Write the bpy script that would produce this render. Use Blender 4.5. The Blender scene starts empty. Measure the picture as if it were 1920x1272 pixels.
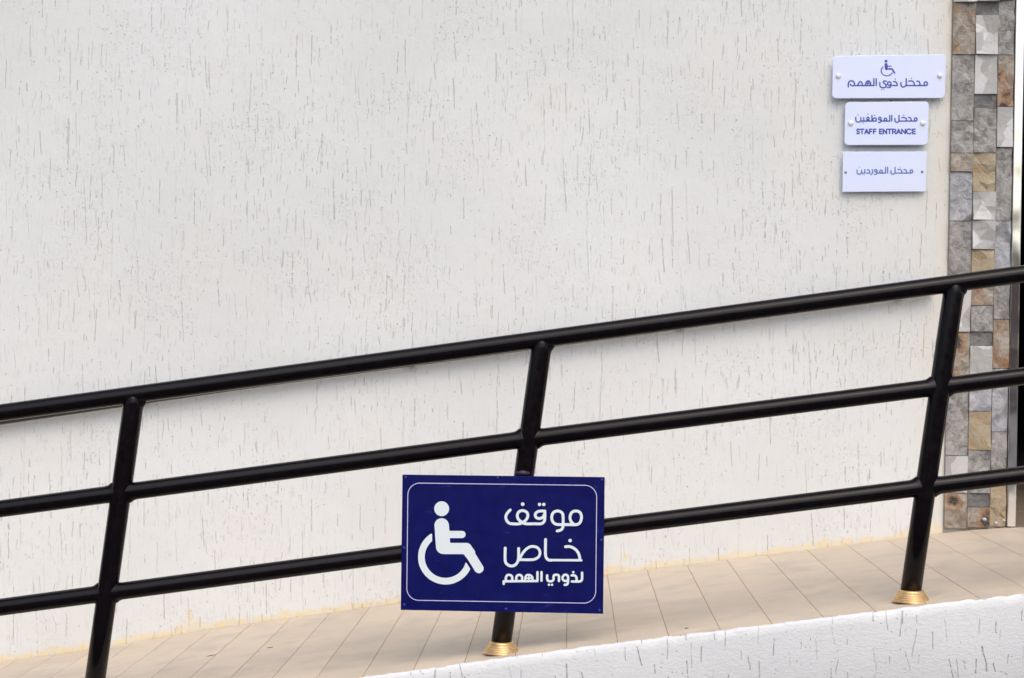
import bpy, math, random
import numpy as np
from mathutils import Vector, Matrix
random.seed(7)
R = math.radians
scene = bpy.context.scene
COL = scene.collection

# ------------------------------------------------------------------ camera, sky, sun, exposure
F_PX = 3323.0
YAW = math.atan(112 / F_PX)
ROLL = R(1.0)
CAM = np.array([0.0, -6.625, 1.55])
cam_d = bpy.data.cameras.new('camera')
cam_d.sensor_width = 36.0
cam_d.lens = 36.0 * F_PX / 1920.0
cam_d.clip_start = 0.05
cam_d.clip_end = 600
cam = bpy.data.objects.new('camera', cam_d)
COL.objects.link(cam)
cam.matrix_world = Matrix.Translation(CAM) @ Matrix.Rotation(YAW, 4, 'Z') @ Matrix.Rotation(R(90), 4, 'X') @ Matrix.Rotation(ROLL, 4, 'Z')
cam_d.dof.use_dof = True
cam_d.dof.focus_distance = 5.3
cam_d.dof.aperture_fstop = 8.0
scene.camera = cam

SUN_EL, SUN_AZ = R(52), R(12)          # azimuth measured from straight in front of the wall, towards the right
world = bpy.data.worlds.new('World'); scene.world = world
world.use_nodes = True
wn = world.node_tree.nodes; wl = world.node_tree.links
bg = wn['Background']; bg.inputs['Strength'].default_value = 0.15
sky = wn.new('ShaderNodeTexSky'); sky.sky_type = 'NISHITA'; sky.sun_disc = False
sky.sun_elevation = SUN_EL; sky.sun_rotation = R(180) - SUN_AZ
sky.air_density = 1.0; sky.dust_density = 3.9; sky.ozone_density = 0.6
wl.new(sky.outputs[0], bg.inputs['Color'])
sd = bpy.data.lights.new('sun', 'SUN'); sd.energy = 0.6; sd.angle = R(80); sd.color = (1.0, 0.98, 0.965)
sun = bpy.data.objects.new('sun', sd); COL.objects.link(sun)
to_sun = Vector((math.sin(SUN_AZ) * math.cos(SUN_EL), -math.cos(SUN_AZ) * math.cos(SUN_EL), math.sin(SUN_EL)))
sun.rotation_euler = to_sun.to_track_quat('Z', 'Y').to_euler()
sun.location = (2, -10, 8)
vs = scene.view_settings
vs.view_transform = 'Standard'; vs.look = 'None'; vs.gamma = 1.0; vs.use_curve_mapping = False
vs.exposure = 0.30

# ------------------------------------------------------------------ measuring: photo position -> point on a plane parallel to the wall
def at(px, py, Y):
    px = np.asarray(px, float); py = np.asarray(py, float)
    x = (px - 960) / F_PX; y = -(py - 636) / F_PX
    c, s = math.cos(ROLL), math.sin(ROLL)
    x, y = c * x - s * y, s * x + c * y
    c, s = math.cos(YAW), math.sin(YAW)
    wx, wy, wz = c * x - s, s * x + c, y
    t = (Y - CAM[1]) / wy
    return CAM[0] + t * wx, CAM[2] + t * wz      # X, Z

# ------------------------------------------------------------------ object helpers
def link(o, parent=None):
    COL.objects.link(o)
    if parent is not None: o.parent = parent
    return o
def mesh_obj(name, verts, faces, mat=None, parent=None, smooth=False):
    me = bpy.data.meshes.new(name)
    me.from_pydata([tuple(map(float, v)) for v in verts], [], faces)
    me.update()
    if smooth:
        me.polygons.foreach_set('use_smooth', [True] * len(me.polygons))
    if mat: me.materials.append(mat)
    return link(bpy.data.objects.new(name, me), parent)
def empty(name, loc=(0, 0, 0)):
    o = bpy.data.objects.new(name, None); o.location = loc; o.empty_display_size = .1
    return link(o)
def tag(o, label=None, cat=None, group=None, kind=None):
    if label: o['label'] = label
    if cat: o['category'] = cat
    if group: o['group'] = group
    if kind: o['kind'] = kind
    return o
def keep(o, parent):                       # parent but keep world coordinates of the mesh data
    o.parent = parent
    o.matrix_parent_inverse = Matrix.Translation(-Vector(parent.location))
    return o
def box_vf(x0, x1, y0, y1, z0, z1):
    v = [(x, y, z) for x in (x0, x1) for y in (y0, y1) for z in (z0, z1)]
    f = [(0, 1, 3, 2), (4, 6, 7, 5), (0, 4, 5, 1), (2, 3, 7, 6), (0, 2, 6, 4), (1, 5, 7, 3)]
    return v, f
def box(name, x0, x1, y0, y1, z0, z1, mat, parent=None, bevel=0):
    v, f = box_vf(x0, x1, y0, y1, z0, z1)
    o = mesh_obj(name, v, f, mat)
    if parent is not None: keep(o, parent)
    if bevel:
        b = o.modifiers.new('bevel', 'BEVEL'); b.width = bevel; b.segments = 2; b.limit_method = 'ANGLE'
    return o
def tube_vf(pts, radii, n=28, cap=True, radii2=None):
    """round tube through pts (list of Vector) with one radius per point"""
    V, Fc = [], []
    pts = [Vector(p) for p in pts]
    ref = Vector((0, -1, 0))
    if abs((pts[-1] - pts[0]).normalized().y) > .9: ref = Vector((0, 0, 1))
    for i, p in enumerate(pts):
        a = pts[max(i - 1, 0)]; b = pts[min(i + 1, len(pts) - 1)]
        t = (b - a).normalized()
        u = t.cross(ref).normalized(); w = u.cross(t).normalized()
        for k in range(n):
            g = 2 * math.pi * k / n
            V.append(p + u * math.cos(g) * radii[i] + w * math.sin(g) * (radii2 or radii)[i])
    for i in range(len(pts) - 1):
        for k in range(n):
            a = i * n + k; b = i * n + (k + 1) % n
            Fc.append((a, b, b + n, a + n))
    if cap:
        Fc.append(tuple(range(n - 1, -1, -1))); m = (len(pts) - 1) * n
        Fc.append(tuple(range(m, m + n)))
    return V, Fc
def tube(name, pts, radii, mat, parent=None, n=28, cap=True, radii2=None):
    v, f = tube_vf(pts, radii, n, cap, radii2)
    o = mesh_obj(name, v, f, mat, smooth=True)
    if cap:
        for p in list(o.data.polygons)[-2:]: p.use_smooth = False
    if parent is not None: keep(o, parent)
    return o

# ------------------------------------------------------------------ node helpers
class NT:
    def __init__(s, name):
        s.m = bpy.data.materials.new(name); s.m.use_nodes = True
        s.t = s.m.node_tree; s.b = s.t.nodes['Principled BSDF']
    def n(s, typ, **kw):
        nd = s.t.nodes.new(typ)
        for k, v in kw.items(): setattr(nd, k, v)
        return nd
    def put(s, sock, val):
        if hasattr(val, 'is_output') or isinstance(val, bpy.types.NodeSocket): s.t.links.new(val, sock)
        else: sock.default_value = val
    def math(s, op, a, b=0.0, c=0.0, clamp=False):
        nd = s.n('ShaderNodeMath', operation=op, use_clamp=clamp)
        for i, v in enumerate((a, b, c)): s.put(nd.inputs[i], v)
        return nd.outputs[0]
    def vmath(s, op, a, b=(0, 0, 0)):
        nd = s.n('ShaderNodeVectorMath', operation=op)
        s.put(nd.inputs[0], a); s.put(nd.inputs[1], b)
        return nd.outputs['Vector']
    def sep(s, v):
        nd = s.n('ShaderNodeSeparateXYZ'); s.put(nd.inputs[0], v); return nd.outputs
    def comb(s, x=0.0, y=0.0, z=0.0):
        nd = s.n('ShaderNodeCombineXYZ')
        for i, v in enumerate((x, y, z)): s.put(nd.inputs[i], v)
        return nd.outputs[0]
    def mapr(s, v, a, b, c=0.0, d=1.0, smooth=False):
        nd = s.n('ShaderNodeMapRange'); nd.clamp = True
        if smooth: nd.interpolation_type = 'SMOOTHSTEP'
        for i, x in enumerate((v, a, b, c, d)): s.put(nd.inputs[i], x)
        return nd.outputs[0]
    def noise(s, vec, scale, detail=3.0, rough=0.55, dist=0.0):
        nd = s.n('ShaderNodeTexNoise'); s.put(nd.inputs['Vector'], vec)
        nd.inputs['Scale'].default_value = scale; nd.inputs['Detail'].default_value = detail
        nd.inputs['Roughness'].default_value = rough; nd.inputs['Distortion'].default_value = dist
        return nd.outputs['Fac']
    def voro(s, vec, scale, feat='F1', out='Distance', rand=1.0):
        nd = s.n('ShaderNodeTexVoronoi', feature=feat); s.put(nd.inputs['Vector'], vec)
        nd.inputs['Scale'].default_value = scale; nd.inputs['Randomness'].default_value = rand
        return nd.outputs[out]
    def white(s, vec):
        nd = s.n('ShaderNodeTexWhiteNoise', noise_dimensions='3D'); s.put(nd.inputs['Vector'], vec)
        return nd
    def mix(s, f, a, b, mode='MIX'):
        nd = s.n('ShaderNodeMix', data_type='RGBA', blend_type=mode)
        s.put(nd.inputs[0], f); s.put(nd.inputs[6], a if not isinstance(a, tuple) else (*a[:3], 1)); s.put(nd.inputs[7], b if not isinstance(b, tuple) else (*b[:3], 1))
        return nd.outputs[2]
    def bump(s, h, dist, strength=1.0, normal=None):
        nd = s.n('ShaderNodeBump'); nd.inputs['Distance'].default_value = dist
        nd.inputs['Strength'].default_value = strength; s.put(nd.inputs['Height'], h)
        if normal is not None: s.put(nd.inputs['Normal'], normal)
        return nd.outputs[0]
    def obj_coord(s): return s.n('ShaderNodeTexCoord').outputs['Object']
    def attr(s, name):
        nd = s.n('ShaderNodeAttribute'); nd.attribute_name = name; return nd.outputs['Fac']
    def finish(s, color=None, rough=None, normal=None, **kw):
        if color is not None: s.put(s.b.inputs['Base Color'], color if not isinstance(color, tuple) else (*color[:3], 1))
        if rough is not None: s.put(s.b.inputs['Roughness'], rough)
        if normal is not None: s.put(s.b.inputs['Normal'], normal)
        for k, v in kw.items(): s.put(s.b.inputs[k.replace('_', ' ')], v)
        return s.m
def plain(name, col, rough=.5, **kw):
    return NT(name).finish(col, rough, **kw)

def scratches(N, uv, cw, ch, seed, width, lmin, lmax, presence, tilt=0.0, tiltvar=.012, wob=.002, wobscale=30):
    """one random vertical groove per cell (cw x ch metres): mask 0..1"""
    x, z, _ = N.sep(uv)
    wobv = N.math('MULTIPLY', N.math('SUBTRACT', N.noise(N.vmath('ADD', uv, (seed * 3.1, seed, 0)), wobscale, 1.0), .5), wob * 2)
    x = N.math('ADD', x, wobv)
    u = N.math('ADD', N.math('DIVIDE', x, cw), seed * 7.31)
    ui = N.math('FLOOR', u)
    st = N.white(N.comb(ui, seed, 3.7)).outputs['Value']
    v = N.math('ADD', N.math('DIVIDE', z, ch), N.math('MULTIPLY', st, 5.0))
    vi = N.math('FLOOR', v)
    fu = N.math('SUBTRACT', u, ui); fv = N.math('SUBTRACT', v, vi)
    w1 = N.white(N.comb(ui, vi, seed + .5)); r1, r2, r3 = N.sep(w1.outputs['Color'])
    w2 = N.white(N.comb(ui, vi, seed + 9.5)); q1, q2, q3 = N.sep(w2.outputs['Color'])
    cx = N.math('MULTIPLY_ADD', r1, .5, .25)
    hl = N.math('MULTIPLY_ADD', N.math('POWER', r2, 1.6), (lmax - lmin) / 2 / ch, lmin / 2 / ch)
    dv = N.math('SUBTRACT', fv, .5)
    tl = N.math('MULTIPLY_ADD', N.math('SUBTRACT', r3, .5), tiltvar * 2, tilt)
    dx = N.math('MULTIPLY', N.math('SUBTRACT', fu, cx), cw)
    dx = N.math('ABSOLUTE', N.math('SUBTRACT', dx, N.math('MULTIPLY', dv, tl)))
    wd = N.math('MULTIPLY_ADD', q2, width * .7, width * .5)
    line = N.math('SUBTRACT', 1.0, N.mapr(dx, 0.0, wd, smooth=True))
    end = N.math('SUBTRACT', 1.0, N.mapr(N.math('SUBTRACT', N.math('ABSOLUTE', dv), hl), -.02, .015, smooth=True))
    pres = N.math('LESS_THAN', q1, presence)
    amp = N.math('MULTIPLY_ADD', q3, .75, .25)
    return N.math('MULTIPLY', N.math('MULTIPLY', line, end), N.math('MULTIPLY', pres, amp))

# ------------------------------------------------------------------ materials
def plaster_wall():
    N = NT('plaster_wall'); P = N.obj_coord()
    x, y, z = N.sep(P); uv = N.comb(x, z, 0.0)
    stretch = N.comb(N.math('MULTIPLY', x, 1.0), N.math('MULTIPLY', z, .12), 0.0)
    brk = N.mapr(N.noise(uv, 55, 2.0), .36, .50)               # grooves come and go
    dens = N.mapr(N.noise(uv, 1.6, 2.0), .36, .60)
    a = scratches(N, uv, .046, .17, 1, .0031, .03, .14, .72, tilt=-.004)
    b = scratches(N, uv, .030, .09, 2, .0023, .015, .075, .50)
    c = scratches(N, uv, .085, .30, 3, .0030, .06, .26, .42, tilt=-.006, tiltvar=.02)
    d = scratches(N, uv, .022, .06, 4, .0018, .008, .045, .45)
    e = scratches(N, uv, .017, .055, 5, .0014, .008, .045, .50)
    d = N.math('MAXIMUM', d, N.math('MULTIPLY', e, .55))
    g = N.math('MAXIMUM', N.math('MAXIMUM', a, c), N.math('MULTIPLY', N.math('MAXIMUM', b, d), N.math('MULTIPLY_ADD', dens, .7, .35)))
    g = N.math('MULTIPLY', g, N.math('MULTIPLY_ADD', brk, .75, .25))
    # pits in clusters
    pd = N.voro(N.vmath('MULTIPLY', uv, (1, .75, 1)), 62)
    pr = N.sep(N.voro(N.vmath('MULTIPLY', uv, (1, .75, 1)), 62, out='Color'))[0]
    clus = N.mapr(N.noise(uv, 3.6, 3.0), .46, .62)
    pit = N.math('MULTIPLY', N.math('SUBTRACT', 1.0, N.mapr(pd, .07, .19)), N.math('LESS_THAN', pr, N.math('MULTIPLY_ADD', clus, .50, .10)))
    irr = N.noise(N.vmath('MULTIPLY', uv, (1, .6, 1)), 170, 3.0, .6)
    pit = N.math('MULTIPLY', pit, N.mapr(irr, .40, .52, .15, 1.0))
    spk = N.math('MULTIPLY', N.mapr(irr, .63, .69), N.math('MULTIPLY', clus, .8))
    pit = N.math('MAXIMUM', pit, spk)
    streak = N.noise(stretch, 60, 4.0, .6)
    fine = N.noise(uv, 160, 4.0, .7)
    roll_ = N.noise(uv, 9, 3.0)
    big = N.noise(uv, .8, 2.0)
    base = N.mix(N.mapr(big, .38, .62), (.712, .736, .730), (.770, .797, .796))
    base = N.mix(N.mapr(N.noise(N.vmath('ADD', uv, (4, 9, 0)), 2.2, 3.0), .5, .75, 0, .5), base, (.765, .768, .735))
    base = N.mix(N.mapr(streak, .45, .75, 0, .07), base, (.55, .54, .52))
    base = N.mix(N.mapr(fine, .5, .75, 0, .3), base, (.52, .51, .48))
    # creamier tone towards the joint with the stone cladding
    side = N.mapr(N.math('ADD', x, N.math('MULTIPLY', N.noise(uv, 14, 2.0), .05)), 1.27, 1.42, 0, .55)
    base = N.mix(side, base, (.72, .67, .56))
    # adhesive smeared along the foot of the wall
    h = N.attr('above_floor')
    nb = N.noise(N.comb(x, 0.0, 0.0), 9, 4.0, .65); nc = N.noise(uv, 70, 3.0)
    edge = N.math('ADD', N.math('MULTIPLY_ADD', N.mapr(nb, .35, .65), .026, .008), N.math('MULTIPLY', N.math('SUBTRACT', nc, .5), .030))
    st = N.math('SUBTRACT', 1.0, N.mapr(N.math('SUBTRACT', h, edge), -.006, .008))
    for (bx, bz, rx, rz, k) in ((-1.42, .485, .022, .030, .8), (.215, .742, .016, .020, .6), (-1.40, .455, .06, .02, .7), (.36, .725, .05, .018, .6), (1.345, .875, .035, .03, .8)):
        q = N.vmath('DIVIDE', N.vmath('SUBTRACT', uv, (bx, bz, 0)), (rx, rz, 1))
        nd = N.n('ShaderNodeVectorMath', operation='LENGTH'); N.put(nd.inputs[0], q)
        bl = N.math('SUBTRACT', 1.0, N.mapr(N.math('ADD', nd.outputs['Value'], N.math('MULTIPLY', N.math('SUBTRACT', nc, .5), 1.6)), .5, 1.1))
        st = N.math('MAXIMUM', st, N.math('MULTIPLY', bl, k))
    st = N.math('MULTIPLY', st, N.mapr(N.noise(uv, 25, 3.0), .3, .6, .35, .95))
    base = N.mix(st, base, (.80, .69, .46))
    base = N.mix(N.math('MULTIPLY', g, .52), base, (.47, .45, .38))
    base = N.mix(N.math('MULTIPLY', pit, .55), base, (.36, .34, .31))
    hgt = N.math('SUBTRACT', 0.0, N.math('ADD', g, N.math('MULTIPLY', pit, .8)))
    n1 = N.bump(hgt, .0021)
    n2 = N.bump(N.math('ADD', N.math('MULTIPLY', fine, .35), N.math('ADD', N.math('MULTIPLY', streak, .2), N.math('MULTIPLY', roll_, 1.4))), .0020, normal=n1)
    return N.finish(base, .85, n2, Specular_IOR_Level=.25)

def plaster_coarse():
    N = NT('coarse_plaster'); P = N.obj_coord()
    x, y, z = N.sep(P); uv = N.comb(x, z, 0.0)
    a = scratches(N, uv, .042, .115, 11, .0028, .025, .070, .85, tilt=-.012, tiltvar=.022, wob=.004, wobscale=14)
    b = scratches(N, uv, .060, .150, 12, .0026, .03, .09, .45, tilt=-.006, tiltvar=.03, wob=.004)
    g = N.math('MULTIPLY', N.math('MAXIMUM', a, b), N.mapr(N.noise(uv, 60, 2.0), .33, .48, .35, 1))
    pd = N.voro(uv, 70); pr = N.sep(N.voro(uv, 70, out='Color'))[0]
    clus = N.mapr(N.noise(uv, 5, 3.0), .45, .62)
    pit = N.math('MULTIPLY', N.math('SUBTRACT', 1.0, N.mapr(pd, .05, .15)), N.math('LESS_THAN', pr, N.math('MULTIPLY_ADD', clus, .55, .14)))
    trow = N.noise(N.vmath('MULTIPLY', uv, (60, 120, 1)), 1.0, 5.0, .65, .5)
    fine = N.noise(uv, 190, 3.0, .7)
    base = N.mix(N.mapr(N.noise(uv, 2.0, 3.0), .35, .65), (.755, .77, .775), (.805, .82, .822))
    base = N.mix(N.mapr(trow, .5, .75, 0, .25), base, (.58, .58, .56)); base = N.mix(N.mapr(fine, .5, .75, 0, .3), base, (.55, .55, .53))
    base = N.mix(N.math('MULTIPLY', g, .60), base, (.40, .395, .34))
    base = N.mix(N.math('MULTIPLY', pit, .55), base, (.3, .29, .27))
    n1 = N.bump(N.math('SUBTRACT', 0.0, N.math('ADD', g, N.math('MULTIPLY', pit, .7))), .003)
    n2 = N.bump(N.math('ADD', N.math('MULTIPLY', trow, 1.2), N.math('MULTIPLY', fine, .45)), .0015, normal=n1)
    return N.finish(base, .8, n2, Specular_IOR_Level=.3)

def tile_mat():
    N = NT('beige_stone_tile'); geo = N.n('ShaderNodeNewGeometry').outputs['Position']
    oi = N.n('ShaderNodeObjectInfo').outputs['Random']
    off = N.comb(N.math('MULTIPLY', oi, 37.0), N.math('MULTIPLY', oi, 91.0), 0.0)
    p = N.vmath('ADD', geo, off)
    str_ = N.noise(N.vmath('MULTIPLY', p, (3.0, 26.0, 3.0)), 1.0, 5.0, .62, .6)
    blot = N.noise(p, 7, 4.0)
    dirt = N.noise(geo, 2.3, 4.0)
    base = N.mix(oi, (.575, .478, .365), (.66, .552, .425))
    base = N.mix(N.mapr(str_, .35, .72, 0, .55), base, (.70, .61, .49))
    base = N.mix(N.mapr(blot, .48, .72, 0, .5), base, (.44, .39, .325))
    base = N.mix(N.mapr(dirt, .5, .7, 0, .35), base, (.42, .37, .315))
    fine = N.noise(geo, 320, 2.0)
    base = N.mix(N.mapr(fine, .58, .8, 0, .3), base, (.33, .28, .23))
    sp = N.math('MULTIPLY', N.math('SUBTRACT', 1.0, N.mapr(N.voro(geo, 20), .03, .06)), N.math('LESS_THAN', N.sep(N.voro(geo, 20, out='Color'))[0], .07))
    base = N.mix(N.math('MULTIPLY', sp, .7), base, (.15, .11, .08))
    return N.finish(base, N.mapr(str_, .3, .7, .5, .7), N.bump(N.math('ADD', fine, N.math('MULTIPLY', str_, 2.0)), .0006), Specular_IOR_Level=.35)

def grout_mat(c=(.36, .24, .14)):
    N = NT('grout'); g = N.n('ShaderNodeNewGeometry').outputs['Position']
    return N.finish(N.mix(N.noise(g, 12, 4.0), (c[0] * .65, c[1] * .65, c[2] * .65), (c[0] * 1.4, c[1] * 1.4, c[2] * 1.4)), .9)

def stone_mat(kind):
    N = NT('cladding_' + kind)
    geo = N.n('ShaderNodeNewGeometry').outputs['Position']
    oi = N.n('ShaderNodeObjectInfo').outputs['Random']
    p = N.vmath('ADD', geo, N.comb(N.math('MULTIPLY', oi, 17.0), 0.0, N.math('MULTIPLY', oi, 41.0)))
    f = N.noise(p, 110, 5.0, .75); m = N.noise(p, 30, 4.0, .6, .7); b = N.noise(p, 13, 3.0, .5, .5)
    if kind == 'grey':
        c = N.mix(N.mapr(m, .35, .65), (.20, .195, .185), (.40, .39, .37)); c = N.mix(N.mapr(b, .58, .7, 0, .8), c, (.10, .098, .10))
        c = N.mix(N.mapr(f, .5, .68, 0, .6), c, (.50, .49, .46))
    elif kind == 'rust':
        c = N.mix(N.mapr(m, .35, .65), (.21, .18, .145), (.42, .37, .31)); c = N.mix(N.mapr(b, .48, .62, 0, .8), c, (.30, .21, .14))
        dd = N.math('ADD', N.voro(p, 11), N.math('MULTIPLY', N.math('SUBTRACT', m, .5), .5))
        c = N.mix(N.math('SUBTRACT', .85, N.mapr(dd, .28, .50, 0, .85)), c, (.33, .185, .095)); c = N.mix(N.math('SUBTRACT', .95, N.mapr(dd, .14, .28, 0, .95)), c, (.035, .025, .022)); c = N.mix(N.mapr(f, .52, .7, 0, .5), c, (.52, .47, .40))
    elif kind == 'pale':
        cell = N.sep(N.voro(p, 15, out='Color'))[0]
        c = N.mix(N.mapr(cell, .35, .55), (.60, .595, .60), (.40, .40, .39)); c = N.mix(N.mapr(m, .5, .75, 0, .4), c, (.68, .67, .68))
        c = N.mix(N.mapr(b, .55, .7, 0, .5), c, (.36, .36, .32))
    elif kind == 'ochre':
        c = N.mix(N.mapr(m, .35, .65), (.40, .30, .17), (.39, .34, .26)); c = N.mix(N.mapr(b, .52, .64, 0, .8), c, (.48, .42, .27))
        c = N.mix(N.mapr(f, .55, .7, 0, .6), c, (.28, .17, .08))
    elif kind == 'blue':
        c = N.mix(N.mapr(m, .35, .65), (.30, .31, .34), (.50, .505, .53)); c = N.mix(N.mapr(b, .52, .62, 0, .7), c, (.20, .20, .21))
    else:   # dark
        c = N.mix(N.mapr(m, .35, .65), (.10, .10, .105), (.22, .215, .21)); c = N.mix(N.mapr(f, .55, .7, 0, .4), c, (.34, .33, .32))
    n = N.bump(N.math('ADD', N.math('MULTIPLY', m, 2.0), f), .0016 if kind == 'pale' else .004)
    return N.finish(c, .5, n, Specular_IOR_Level=.45)

def black_paint():
    N = NT('black_gloss_paint'); P = N.n('ShaderNodeNewGeometry').outputs['Position']
    n = N.noise(P, 45, 3.0); f = N.noise(P, 260, 2.0)
    sp = N.math('MULTIPLY', N.math('SUBTRACT', 1.0, N.mapr(N.voro(P, 26), .02, .05)), N.math('LESS_THAN', N.sep(N.voro(P, 26, out='Color'))[0], .10))
    col = N.mix(N.mapr(n, .4, .7, 0, 1), (.0022, .0010, .0020), (.0048, .0026, .0050)); col = N.mix(N.math('MULTIPLY', sp, .5), col, (.12, .10, .09))
    return N.finish(col, N.mapr(n, .3, .7, .17, .25), N.bump(N.math('ADD', n, N.math('MULTIPLY', f, .10)), .00025), Specular_IOR_Level=.22)

def blue_mat():
    N = NT('sign_blue'); P = N.n('ShaderNodeNewGeometry').outputs['Position']
    n = N.noise(P, 30, 5.0); s_ = N.noise(N.vmath('MULTIPLY', P, (14, 1, 50)), 1.0, 4.0)
    col = N.mix(N.mapr(n, .4, .7), (.0012, .0034, .088), (.0022, .0048, .112))
    col = N.mix(N.mapr(s_, .66, .74, 0, .35), col, (.045, .045, .22))
    return N.finish(col, N.mapr(n, .3, .7, .38, .52), N.bump(N.noise(P, 8, 2.0), .003), Specular_IOR_Level=.18)

def acrylic():
    N = NT('white_acrylic'); P = N.n('ShaderNodeNewGeometry').outputs['Position']
    n = N.noise(P, 9, 4.0)
    return N.finish(N.mix(N.mapr(n, .4, .65), (.70, .785, 1.0), (.72, .795, 1.0)), .22, Specular_IOR_Level=.5)

def gold():
    N = NT('gold_anodised'); P = N.n('ShaderNodeNewGeometry').outputs['Position']
    n = N.noise(P, 60, 3.0)
    return N.finish(N.mix(N.mapr(n, .4, .7), (.78, .52, .25), (.60, .38, .18)), .40, Metallic=.75)

def steel():
    N = NT('polished_steel'); P = N.n('ShaderNodeNewGeometry').outputs['Position']
    n = N.noise(N.vmath('MULTIPLY', P, (6, 6, 3)), 1.0, 2.0)
    return N.finish((.93, .93, .94), .10, N.bump(n, .006), Metallic=1.0)

M_WALL, M_CURB, M_TILE, M_GROUT = plaster_wall(), plaster_coarse(), tile_mat(), grout_mat()
M_BLACK, M_BLUE, M_ACR, M_GOLD, M_STEEL = black_paint(), blue_mat(), acrylic(), gold(), steel()
STONE = {k: stone_mat(k) for k in ('grey', 'rust', 'pale', 'ochre', 'blue', 'dark')}
M_PRINT = plain('white_print', (.80, .88, .90), .4)
M_LINE = plain('pale_line_print', (.62, .62, .86), .4)
M_INK = plain('blue_print', (.045, .065, .40), .4)
M_INK2 = plain('worn_blue_print', (.085, .14, .46), .4)
M_SCREWB = plain('blue_painted_screw', (.035, .03, .26), .35, Metallic=.2)
M_STUD = plain('white_nylon_stud', (.83, .83, .84), .25)
M_SCREW = plain('tarnished_screw', (.22, .21, .20), .45, Metallic=.6)
M_CLIP = plain('purple_plastic', (.045, .022, .05), .5)
M_MORTAR = plain('mortar', (.33, .31, .28), .95)
M_DARK = plain('hall_gloom', (.006, .004, .004), .8, Specular_IOR_Level=.1)  # near-black colour stands in for the darkness inside the hall
M_DOOR = plain('dark_door_frame', (.012, .009, .009), .6, Specular_IOR_Level=.15)
M_TWIG = plain('dry_twig', (.10, .075, .045), .9)

# ------------------------------------------------------------------ ramp profile (height of the tiles over X)
PX = [-4.05, -2.22, -1.776, -1.332, -.74, 0, .592, 1.184, 1.48, 1.628, 1.776, 7.0]
PZ = [.012, .284, .355, .441, .5345, .655, .7415, .828, .872, .885, .889, .889]
def floor_z(x): return float(np.interp(x, PX, PZ))
EDGE_Y = -1.495
RAIL_Y = -1.395

# ------------------------------------------------------------------ ground
def ground_mat():
    N = NT('dark_paving'); P = N.n('ShaderNodeNewGeometry').outputs['Position']  # dark asphalt tone, chosen so the black pipes reflect a dark ground
    br = N.n('ShaderNodeTexBrick'); N.put(br.inputs['Vector'], P)
    br.inputs['Scale'].default_value = 2.5; br.inputs['Mortar Size'].default_value = .008
    br.inputs['Color1'].default_value = (.085, .083, .08, 1); br.inputs['Color2'].default_value = (.10, .097, .093, 1); br.inputs['Mortar'].default_value = (.05, .048, .045, 1)
    n = N.noise(P, 1.2, 5.0)
    return N.finish(N.mix(N.mapr(n, .4, .7, 0, .5), br.outputs['Color'], (.065, .063, .06)), .85)
g = mesh_obj('ground', [(-250, -250, 0), (250, -250, 0), (250, 250, 0), (-250, 250, 0)], [(0, 1, 2, 3)], ground_mat())
tag(g, kind='structure')

# ------------------------------------------------------------------ plaster wall of the building
def make_wall():
    X0, X1, TOP = -7.0, 1.388, 4.2
    xs = sorted(set([round(v, 3) for v in np.arange(X0, X1, .1)] + [X1]))
    V, Fc, H = [], [], []
    rows = [-.10, 0.0, .05, .10, .4]
    for x in xs:
        fz = max(floor_z(x), 0.0)
        for r in rows:
            V.append((x, 0, max(fz + r, -.05))); H.append(r)
        V.append((x, 0, TOP)); H.append(1.0)
    k = len(rows) + 1
    for i in range(len(xs) - 1):
        for j in range(k - 1):
            a = i * k + j; Fc.append((a, a + k, a + k + 1, a + 1))
    nb = len(V)
    # top, right end and back faces give the wall its thickness
    V += [(X0, .25, -.05), (X1, .25, -.05), (X1, .25, TOP), (X0, .25, TOP)]; H += [1.0] * 4
    b0, b1, b2, b3 = nb, nb + 1, nb + 2, nb + 3
    last = (len(xs) - 1) * k
    Fc += [tuple([last + j for j in range(k - 1, -1, -1)] + [b1, b2]), tuple([j for j in range(k)] + [b3, b0]),
           tuple([i * k + k - 1 for i in range(len(xs))] + [b2, b3]), (b0, b3, b2, b1)]
    o = mesh_obj('plaster_wall', V, Fc, M_WALL)
    at_ = o.data.attributes.new('above_floor', 'FLOAT', 'POINT')
    at_.data.foreach_set('value', H)
    return tag(o, 'off-white plaster wall with short vertical grooves rising behind the ramp railing', 'wall')
make_wall()

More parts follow.
